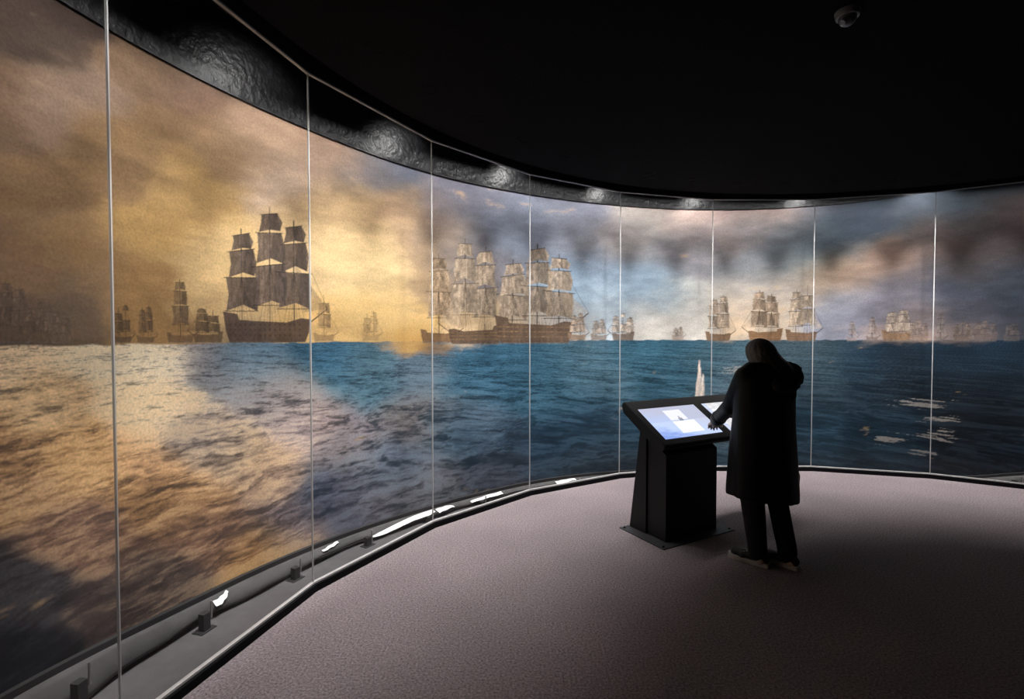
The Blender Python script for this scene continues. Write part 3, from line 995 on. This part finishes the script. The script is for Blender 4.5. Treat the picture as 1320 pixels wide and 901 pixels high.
def screen_mat(name, kind):
    m = bpy.data.materials.new(name); m.use_nodes = True
    nt = m.node_tree; nt.nodes.clear()
    out = nt.nodes.new('ShaderNodeOutputMaterial')
    em = nt.nodes.new('ShaderNodeEmission')
    uv = nt.nodes.new('ShaderNodeUVMap')
    sep = nt.nodes.new('ShaderNodeSeparateXYZ'); nt.links.new(uv.outputs[0], sep.inputs[0])
    nz = nt.nodes.new('ShaderNodeTexNoise'); nz.inputs['Scale'].default_value = 5; nz.inputs['Detail'].default_value = 5
    mp = nt.nodes.new('ShaderNodeMapping'); mp.inputs['Scale'].default_value = (1, 2.2, 1)
    nt.links.new(uv.outputs[0], mp.inputs[0]); nt.links.new(mp.outputs[0], nz.inputs['Vector'])

    def math_(op, a, b):
        n_ = nt.nodes.new('ShaderNodeMath'); n_.operation = op
        for k, x in enumerate((a, b)):
            if isinstance(x, (int, float)): n_.inputs[k].default_value = x
            else: nt.links.new(x, n_.inputs[k])
        return n_.outputs[0]

    def rect(x0, x1, y0, y1):
        a = math_('MULTIPLY', math_('GREATER_THAN', sep.outputs[0], x0), math_('LESS_THAN', sep.outputs[0], x1))
        b = math_('MULTIPLY', math_('GREATER_THAN', sep.outputs[1], y0), math_('LESS_THAN', sep.outputs[1], y1))
        return math_('MULTIPLY', a, b)

    def mixc(fac, c1, c2):
        n_ = nt.nodes.new('ShaderNodeMix'); n_.data_type = 'RGBA'
        if isinstance(fac, (int, float)): n_.inputs[0].default_value = fac
        else: nt.links.new(fac, n_.inputs[0])
        for k, c in ((6, c1), (7, c2)):
            if isinstance(c, tuple): n_.inputs[k].default_value = (*c, 1)
            else: nt.links.new(c, n_.inputs[k])
        return n_.outputs[2]
    if kind == 0:
        # pale sky above, bluer sea in the lower left
        d = math_('ADD', math_('MULTIPLY', sep.outputs[0], 0.55), math_('MULTIPLY', sep.outputs[1], 1.0))
        d = math_('ADD', d, math_('MULTIPLY', math_('SUBTRACT', nz.outputs['Fac'], 0.5), 0.75))
        cr = nt.nodes.new('ShaderNodeValToRGB')
        el = cr.color_ramp.elements
        el[0].position = 0.12; el[0].color = (0.10, 0.22, 0.70, 1)
        el[1].position = 1.0; el[1].color = (0.50, 0.52, 0.66, 1)
        x = el.new(0.45); x.color = (0.46, 0.58, 0.90, 1)
        nt.links.new(d, cr.inputs['Fac'])
        c = cr.outputs[0]
        sea = math_('LESS_THAN', sep.outputs[1], 0.52)
        c = mixc(math_('MULTIPLY', sea, 0.22), c, (0.75, 0.85, 1.0))
        c = mixc(math_('MULTIPLY', rect(0.36, 0.66, 0.54, 0.88), 0.75), c, (0.95, 0.95, 1.0))
        c = mixc(math_('MULTIPLY', rect(0.36, 0.74, 0.12, 0.50), 0.85), c, (1.0, 1.0, 1.0))
        c = mixc(math_('MULTIPLY', rect(0.50, 0.57, 0.50, 0.60), 0.7), c, (0.12, 0.14, 0.18))
        c = mixc(math_('MULTIPLY', rect(0.525, 0.545, 0.60, 0.66), 0.7), c, (0.12, 0.14, 0.18))
    else:
        cr = nt.nodes.new('ShaderNodeValToRGB')
        el = cr.color_ramp.elements
        el[0].position = 0.3; el[0].color = (0.50, 0.50, 0.54, 1)
        el[1].position = 0.65; el[1].color = (0.95, 0.93, 0.92, 1)
        nt.links.new(nz.outputs['Fac'], cr.inputs['Fac'])
        c = cr.outputs[0]
        c = mixc(math_('MULTIPLY', math_('LESS_THAN', sep.outputs[0], 0.07), 0.6), c, (0.45, 0.55, 0.80))
    nt.links.new(c, em.inputs[0]); em.inputs[1].default_value = 1.15
    nt.links.new(em.outputs[0], out.inputs[0])
    return m


for k, x0 in enumerate((0.0, 0.755)):
    vs = [(x0, 0, 0.0015), (x0 + SW, 0, 0.0015), (x0 + SW, SD, 0.0015), (x0, SD, 0.0015)]
    bm = bmesh.new()
    bv = [bm.verts.new(TL @ Vector(v)) for v in vs] + [bm.verts.new(TL @ Vector((v[0], v[1], -0.002))) for v in vs]
    fs = [bm.faces.new(bv[:4])]
    for j in range(4): bm.faces.new((bv[j], bv[j + 4], bv[(j + 1) % 4 + 4], bv[(j + 1) % 4]))
    uvl = bm.loops.layers.uv.new('UVMap')
    for f in bm.faces:
        for lp in f.loops:
            j = bv.index(lp.vert) % 4
            lp[uvl].uv = ((0, 0), (1, 0), (1, 1), (0, 1))[j]
    o = bm_obj('screen', bm, screen_mat('screen_%d' % k, k), kiosk)
    o['label'] = ('lit touchscreen with pale blue picture and white box', 'lit touchscreen with pale grey picture')[k]

# pedestal, back brace, base plate (local frame)
R_ = Matrix.Rotation(-PHI, 4, 'Z')


def loc_of(x, y):
    v = R_ @ (Vector((x, y, 0)) - KO); return v.x, v.y


px0, py0 = loc_of(1.19, 3.81)
PW, PD = 0.575, 0.20
bm = bmesh.new()
b8 = add_box(bm, (px0, py0, 0.008), (px0 + PW, py0 + PD, 0.72))
for v in b8[4:]:
    v.co.z = 0.80 + (v.co.y) * math.tan(TAU) - 0.085 / math.cos(TAU) + 0.004
bmesh.ops.bevel(bm, geom=list(bm.edges), offset=0.003, segments=1, affect='EDGES')
bm_obj('pedestal', bm, M['kiosk'], kiosk)
bm = bmesh.new()
pr = [(py0 + PD + 0.002, 0.008), (py0 + PD + 0.19, 0.008), (py0 + PD + 0.10, 0.93), (py0 + PD + 0.002, 0.86)]
pr[2] = (py0 + PD + 0.07, 0.80 + (py0 + PD + 0.07) * math.tan(TAU) - 0.10)
pr[3] = (py0 + PD + 0.002, 0.80 + (py0 + PD) * math.tan(TAU) - 0.10)
va = [bm.verts.new((px0 - 0.015, y, z)) for y, z in pr]; vb = [bm.verts.new((px0 + PW - 0.02, y, z)) for y, z in pr]
bm.faces.new(va); bm.faces.new(vb)
for k in range(4): bm.faces.new((va[k], va[(k + 1) % 4], vb[(k + 1) % 4], vb[k]))
bm_obj('back_brace', bm, M['kiosk'], kiosk)
box_obj('base_plate', (px0 - 0.11, py0 - 0.085, 0.0), (px0 + PW + 0.12, py0 + PD + 0.21, 0.008), M['base'], kiosk, 0.002)
bm = bmesh.new(); bmesh.ops.create_cone(bm, cap_ends=True, segments=12, radius1=0.010, radius2=0.008, depth=0.008)
bo = bm_obj('bolt', bm, M['kick'], kiosk)
for k, (x, y) in enumerate(((px0 - 0.08, py0 - 0.055), (px0 + PW + 0.09, py0 - 0.055), (px0 - 0.08, py0 + PD + 0.18), (px0 + PW + 0.09, py0 + PD + 0.18))):
    b_ = bo if k == 0 else link_copy(bo, kiosk)
    b_.location = (x, y, 0.012)


# ------------------------------------------------------------------ person
def capsule(bm, p, q_, r0, r1, seg=16, rings=5):
    p = Vector(p); q_ = Vector(q_)
    d = (q_ - p); L = d.length
    if L < 1e-5: d = Vector((0, 0, 1)); L = 1e-5
    z = d.normalized()
    x = z.orthogonal().normalized(); y = z.cross(x)
    rows = []
    for k in range(rings + 1):
        t_ = -math.pi / 2 + (math.pi / 2) * k / rings
        rows.append((p + z * (r0 * math.sin(t_)), r0 * math.cos(t_)))
    for k in range(rings + 1):
        t_ = (math.pi / 2) * k / rings
        rows.append((q_ + z * (r1 * math.sin(t_)), r1 * math.cos(t_)))
    vr = []
    for c, r_ in rows:
        r_ = max(r_, 1e-4)
        vr.append([bm.verts.new(c + x * (r_ * math.cos(2 * math.pi * s / seg)) + y * (r_ * math.sin(2 * math.pi * s / seg))) for s in range(seg)])
    for a, b in zip(vr, vr[1:]):
        for s in range(seg): bm.faces.new((a[s], a[(s + 1) % seg], b[(s + 1) % seg], b[s]))
    bm.faces.new(list(reversed(vr[0]))); bm.faces.new(vr[-1])


def ellipsoid(bm, c, r, mtx=None, u=20, v=14):
    m4 = Matrix.Translation(c) @ (mtx.to_4x4() if mtx else Matrix.Identity(4)) @ Matrix.Diagonal((r[0], r[1], r[2], 1))
    bmesh.ops.create_uvsphere(bm, u_segments=u, v_segments=v, radius=1.0, matrix=m4)


def loft(bm, rows, seg=40):
    """rows: (centre, half width along ex, half depth along ey, ex, ey)"""
    vr = []
    for c, a, b, ex, ey, fn in rows:
        ring_ = []
        for s in range(seg):
            t_ = 2 * math.pi * s / seg
            k = fn(t_) if fn else 1.0
            ring_.append(bm.verts.new(Vector(c) + ex * (a * k * math.cos(t_)) + ey * (b * k * math.sin(t_))))
        vr.append(ring_)
    for a, b in zip(vr, vr[1:]):
        for s in range(seg): bm.faces.new((a[s], a[(s + 1) % seg], b[(s + 1) % seg], b[s]))
    bm.faces.new(list(reversed(vr[0]))); bm.faces.new(vr[-1])


def remeshed(name, bm, voxel, mat, parent, off, iters=6, fac=0.5):
    me_ = bpy.data.meshes.new(name + '_raw')
    bmesh.ops.recalc_face_normals(bm, faces=bm.faces)
    bm.to_mesh(me_); bm.free()
    tmp = bpy.data.objects.new(name + '_raw', me_); COL.objects.link(tmp)
    md = tmp.modifiers.new('r', 'REMESH'); md.mode = 'VOXEL'; md.voxel_size = voxel
    ms = tmp.modifiers.new('s', 'SMOOTH'); ms.iterations = iters; ms.factor = fac
    dg = bpy.context.evaluated_depsgraph_get()
    out = bpy.data.meshes.new_from_object(tmp.evaluated_get(dg))
    bpy.data.objects.remove(tmp, do_unlink=True); bpy.data.meshes.remove(me_)
    out.name = name
    out.materials.clear(); out.materials.append(mat)
    out.polygons.foreach_set('use_smooth', [True] * len(out.polygons))
    o = bpy.data.objects.new(name, out); COL.objects.link(o); o.parent = parent; o.location = off
    return o


PR = Vector((1.775, 3.50, 0.0))
person = empty('person', PR)
tag(person, 'person in a long black hooded coat standing at the kiosk, hand on its screen', 'person')
OFF = tuple(-PR)
FW = Vector((-0.34, 0.94, 0)).normalized()          # the way the person faces
RT = Vector((FW.y, -FW.x, 0))                       # the person's right
UP = Vector((0, 0, 1))
TC = Vector((1.80, 3.55, 0))                        # trunk axis on the floor


def B(r, f, z):                                     # right, forward, up from the trunk axis
    return TC + RT * r + FW * f + UP * z


hipL, hipR = B(-0.09, 0.0, 0.84), B(0.09, 0.0, 0.84)
footL = Vector((1.725, 3.455, 0.085)); footR = Vector((1.915, 3.42, 0.085))
kneeL = (hipL + footL) / 2 + FW * 0.03 + Vector((0, 0, 0.01)); kneeR = (hipR + footR) / 2 + FW * 0.03 + Vector((0, 0, 0.01))
shL, shR = B(-0.165, 0.0, 1.315), B(0.165, 0.0, 1.315)
elL = Vector((1.622, 3.675, 1.085)); elR = B(0.22, 0.16, 1.06)
wrL = Vector((1.640, 3.975, 0.930)); wrR = B(0.08, 0.42, 1.00)
bm = bmesh.new()
capsule(bm, B(0, 0, 0.86), B(0, -0.01, 1.08), 0.145, 0.125)
capsule(bm, B(0, -0.01, 1.08), B(0, 0.0, 1.27), 0.125, 0.135)
capsule(bm, shL + RT * 0.02, shR - RT * 0.02, 0.05, 0.05)
capsule(bm, B(0, 0, 1.30), B(0, 0.02, 1.42), 0.06, 0.05)
for h_, k_, f_ in ((hipL, kneeL, footL), (hipR, kneeR, footR)):
    capsule(bm, h_, k_, 0.092, 0.058); capsule(bm, k_, f_, 0.055, 0.036)
    capsule(bm, f_ + UP * -0.045 - FW * 0.03, f_ + UP * -0.05 + FW * 0.12, 0.034, 0.026)
for s_, e_, w_ in ((shL, elL, wrL), (shR, elR, wrR)):
    capsule(bm, s_, e_, 0.044, 0.038); capsule(bm, e_, w_, 0.039, 0.026)
# head with face: skull, jaw, nose, lips, brow, ears
HC = B(0.028, 0.055, 1.475)
HF = (FW + UP * -0.32 + RT * 0.35).normalized()      # looks down at the screen
HR = HF.cross(UP).normalized(); HU = HR.cross(HF)
hm = Matrix((HR, HF, HU)).transposed()
ellipsoid(bm, HC, (0.074, 0.092, 0.098), hm)
ellipsoid(bm, HC + HF * 0.035 - HU * 0.055, (0.055, 0.060, 0.058), hm)
capsule(bm, HC + HF * 0.086 + HU * 0.008, HC + HF * 0.104 - HU * 0.030, 0.009, 0.014)
capsule(bm, HC + HF * 0.088 - HR * 0.018 - HU * 0.062, HC + HF * 0.088 + HR * 0.018 - HU * 0.062, 0.008, 0.008)
capsule(bm, HC + HF * 0.080 - HR * 0.045 + HU * 0.022, HC + HF * 0.080 + HR * 0.045 + HU * 0.022, 0.010, 0.010)
for sg in (-1, 1):
    ellipsoid(bm, HC + HR * (0.077 * sg) - HU * 0.008, (0.010, 0.020, 0.032), hm)
    ellipsoid(bm, HC + HR * (0.030 * sg) + HF * 0.078 + HU * 0.004, (0.013, 0.010, 0.010), hm)


# hands: palm, four fingers with knuckle bends, thumb from the side of the palm
def hand(bm, wr, dirv, up, side):
    d = dirv.normalized(); s = d.cross(up).normalized() * side      # s: towards the thumb
    n_ = s.cross(d) * side
    if n_.z < 0: n_ = -n_
    pc = wr + d * 0.045
    capsule(bm, wr, wr + d * 0.02, 0.025, 0.026)
    for k in range(4):
        off_ = s * (0.028 - 0.0185 * k)
        base = wr + d * 0.082 + off_
        capsule(bm, wr + d * 0.015 + off_ * 0.6, base, 0.015, 0.0115)
        ln = (0.066, 0.074, 0.068, 0.054)[k]
        spread = s * (0.004 * (1.5 - k))
        p1 = base + d * ln * 0.45 + spread + n_ * 0.004
        p2 = p1 + d * ln * 0.32 - n_ * ln * 0.20
        p3 = p2 + d * ln * 0.22 - n_ * ln * 0.24
        capsule(bm, base, p1, 0.0098, 0.0088); capsule(bm, p1, p2, 0.0088, 0.0080); capsule(bm, p2, p3, 0.0080, 0.0068)
    t0 = wr + d * 0.022 + s * 0.026
    t1 = t0 + d * 0.034 + s * 0.026 - n_ * 0.012; t2 = t1 + d * 0.030 + s * 0.008 - n_ * 0.008
    capsule(bm, t0, t1, 0.0135, 0.0105); capsule(bm, t1, t2, 0.0105, 0.0085)


hand(bm, wrL, Vector((0.02, 0.13, -0.075)), UP, 1)
hand(bm, wrR, FW * 0.9 + UP * -0.35 - RT * 0.3, UP, -1)
body = remeshed('body', bm, 0.0048, M['skin'], person, OFF, 3, 0.5)

# trousers
bm = bmesh.new()
for h_, k_, f_, w0 in ((hipL, kneeL, footL, 0.083), (hipR, kneeR, footR, 0.070)):
    capsule(bm, h_, k_, 0.115, w0); capsule(bm, k_, f_ + UP * 0.03, w0, 0.064)
    capsule(bm, f_ + UP * 0.03, f_ + UP * 0.0, 0.064, 0.062)
capsule(bm, hipL, hipR, 0.12, 0.12)
remeshed('trousers', bm, 0.012, M['trousers'], person, OFF, 4)

# coat: lofted trunk and skirt, sleeves, collar, all one surface
random.seed(4)


def fold(z, k0):
    amp = 0.07 * max(0.0, min(1.0, (1.15 - z) / 0.5))
    return lambda t_: 1.0 + amp * (math.sin(5 * t_ + k0 + z * 1.3) * 0.6 + math.sin(9 * t_ + 2 * k0 + z * 2) * 0.4)


rows = []
#          z     r     f     a      b
for z, r_, f_, a_, b_ in ((0.445, 0.005, -0.01, 0.275, 0.19), (0.50, 0.005, -0.01, 0.275, 0.19), (0.65, 0.005, -0.01, 0.265, 0.185), (0.80, 0.00, -0.01, 0.255, 0.18), (0.95, 0.0, -0.01, 0.242, 0.172),
                          (1.08, 0.0, -0.012, 0.235, 0.165), (1.20, 0.0, -0.015, 0.230, 0.158), (1.30, 0.0, -0.015, 0.215, 0.142), (1.36, 0.0, -0.01, 0.195, 0.122), (1.395, 0.0, 0.0, 0.165, 0.105), (1.42, 0.0, 0.005, 0.11, 0.09)):
    c = B(r_, f_, z)
    tilt = max(0.0, (0.75 - z) / 0.35) * 0.15           # hem hangs lower at the right
    rows.append((c, a_, b_, (RT + UP * (-tilt * 0.9)).normalized(), FW, fold(z, 1.0)))
bm = bmesh.new()
loft(bm, rows, 56)
capsule(bm, shL + RT * 0.004, elL, 0.080, 0.062); capsule(bm, elL, wrL - (wrL - elL).normalized() * 0.03, 0.062, 0.050)
capsule(bm, shR - RT * 0.01, elR, 0.085, 0.070); capsule(bm, elR, wrR, 0.066, 0.050)
capsule(bm, B(-0.135, -0.02, 1.355), B(0.15, -0.02, 1.35), 0.065, 0.065)
# a pocket bulge and the loose corner of the skirt at the right
capsule(bm, B(0.22, -0.06, 0.60), B(0.23, -0.05, 0.44), 0.05, 0.04)
remeshed('coat', bm, 0.009, M['coat'], person, OFF, 5)
# cuffs with a pale lining
for e_, w_ in ((elL, wrL), (elR, wrR)):
    d = (w_ - e_).normalized()
    bm = bmesh.new(); capsule(bm, w_ - d * 0.075, w_ - d * 0.02, 0.060, 0.055, 18, 3)
    remeshed('cuff', bm, 0.008, M['coat'], person, OFF, 2)

# fur-trimmed hood lying on the back and right shoulder
bm = bmesh.new()
rd = random.Random(9)
pts = [B(-0.03, -0.150, 1.265), B(0.06, -0.160, 1.275), B(0.14, -0.130, 1.315), B(0.195, -0.065, 1.352), B(0.215, 0.01, 1.362), B(0.18, 0.08, 1.37)]
for p_, q_ in zip(pts, pts[1:]): capsule(bm, p_, q_, 0.058, 0.062)
for k in range(220):
    j = rd.randrange(len(pts) - 1); t_ = rd.random()
    c = pts[j].lerp(pts[j + 1], t_)
    dv = Vector((rd.gauss(0, 1), rd.gauss(0, 1), rd.gauss(0, 1))).normalized()
    capsule(bm, c + dv * 0.045, c + dv * 0.072, 0.012, 0.005, 6, 2)
capsule(bm, B(0.05, -0.11, 1.30), B(0.09, -0.12, 1.20), 0.08, 0.06)
remeshed('hood', bm, 0.007, M['fur'], person, OFF, 1)

# hair: cap over the skull falling to the shoulders
bm = bmesh.new()
HFh = Vector((HF.x, HF.y, 0)).normalized(); HRh = Vector((HFh.y, -HFh.x, 0))
hr = []
for z, r_, f_, a_, b_ in ((1.335, 0.058, -0.125, 0.128, 0.060), (1.365, 0.050, -0.105, 0.140, 0.085), (1.405, 0.034, -0.06, 0.134, 0.112), (1.45, 0.014, -0.02, 0.117, 0.120), (1.49, 0.002, 0.0, 0.104, 0.118), (1.525, -0.004, 0.004, 0.094, 0.112), (1.553, -0.006, 0.006, 0.076, 0.094), (1.572, -0.006, 0.008, 0.054, 0.068), (1.583, -0.006, 0.010, 0.032, 0.040), (1.589, -0.006, 0.012, 0.010, 0.012)):
    hr.append((Vector((HC.x, HC.y, z)) + HRh * r_ + HFh * (f_ - 0.005), a_, b_))
vr = []
seg = 72
for (c, a_, b_) in hr:
    ring_ = []
    face = max(0.0, min(1.0, (1.535 - c.z) / 0.04))          # the hair stays open in front of the face
    for s in range(seg):
        t_ = 2 * math.pi * s / seg
        k = 1.0 + 0.016 * math.sin(17 * t_ + c.z * 9) + 0.012 * math.sin(31 * t_ + 1 + c.z * 14)
        sy_ = math.sin(t_)
        if sy_ > 0.45: sy_ = sy_ * (1 - face) + (0.45 + (sy_ - 0.45) * 0.05) * face
        ring_.append(bm.verts.new(c + HRh * (a_ * k * math.cos(t_)) + HFh * (b_ * k * sy_)))
    vr.append(ring_)
for a, b in zip(vr, vr[1:]):
    for s in range(seg): bm.faces.new((a[s], a[(s + 1) % seg], b[(s + 1) % seg], b[s]))
bm.faces.new(list(reversed(vr[0]))); bm.faces.new(vr[-1])
bm_obj('hair', bm, M['hair'], person, OFF, smooth=True)


# shoes with paler soles
def shoe(foot, dirv, name='shoe'):
    d = dirv.normalized(); s = Vector((d.y, -d.x, 0))
    base = Vector((foot.x, foot.y, 0)) - d * 0.055
    out_ = [(-0.02, 0.030), (0.03, 0.037), (0.09, 0.036), (0.15, 0.044), (0.20, 0.043), (0.235, 0.032), (0.252, 0.012)]
    top_ = [0.082, 0.095, 0.098, 0.075, 0.058, 0.048, 0.035]
    bm = bmesh.new()
    capsule(bm, base + d * 0.01 + UP * 0.055, base + d * 0.075 + UP * 0.062, 0.036, 0.037)
    capsule(bm, base + d * 0.07 + UP * 0.060, base + d * 0.15 + UP * 0.045, 0.036, 0.032)
    capsule(bm, base + d * 0.13 + UP * 0.048, base + d * 0.205 + UP * 0.045, 0.034, 0.032)
    capsule(bm, base + d * 0.05 + UP * 0.07, base + d * 0.05 + UP * 0.10, 0.036, 0.040)
    capsule(bm, base + d * 0.15 + UP * 0.045 - s * 0.012, base + d * 0.15 + UP * 0.045 + s * 0.012, 0.032, 0.032)
    sh = remeshed(name, bm, 0.006, M['shoe'], person, OFF, 4)
    bm = bmesh.new()
    loop = []
    for x, w_ in out_: loop.append((x, w_))
    for x, w_ in reversed(out_): loop.append((x, -w_))
    lo_ = [bm.verts.new(base + d * x + s * w_ + UP * 0.002) for x, w_ in loop]
    hi_ = [bm.verts.new(base + d * x + s * (w_ * 1.04) + UP * (0.030 + max(0, x - 0.17) * 0.12)) for x, w_ in loop]
    bm.faces.new(lo_); bm.faces.new(hi_)
    for k in range(len(loop)): bm.faces.new((lo_[k], lo_[(k + 1) % len(loop)], hi_[(k + 1) % len(loop)], hi_[k]))
    bm_obj('sole', bm, M['sole'], sh)
    for k in range(4):
        bm = bmesh.new()
        c = base + d * (0.085 + 0.018 * k) + UP * (0.098 - 0.008 * k)
        capsule(bm, c - s * 0.022, c + s * 0.022, 0.004, 0.004, 8, 2)
        bm_obj('lace', bm, M['sole'], sh)


shoe(footL, Vector((-0.62, 0.60, 0)))
shoe(footR, Vector((-0.55, 0.75, 0)))

# ------------------------------------------------------------------ dome camera on the ceiling
dc = empty('dome_camera', (1.716, 2.585, CEIL))
tag(dc, 'small pale dome camera mounted on the black ceiling', 'camera')
bm = bmesh.new()
bmesh.ops.create_cone(bm, cap_ends=True, segments=32, radius1=0.052, radius2=0.058, depth=0.03, matrix=Matrix.Translation((0, 0, -0.015)))
bm_obj('base', bm, M['white_plastic'], dc, smooth=False)
bm = bmesh.new()
bmesh.ops.create_uvsphere(bm, u_segments=24, v_segments=16, radius=0.042, matrix=Matrix.Translation((0, 0, -0.032)))
bm_obj('dome', bm, M['dome'], dc, smooth=True)
bm = bmesh.new()
bmesh.ops.create_cone(bm, cap_ends=True, segments=20, radius1=0.014, radius2=0.016, depth=0.03, matrix=Matrix.Translation((-0.028, -0.018, -0.055)) @ Matrix.Rotation(0.7, 4, 'Y'))
bm_obj('lens', bm, M['white_plastic'], dc)
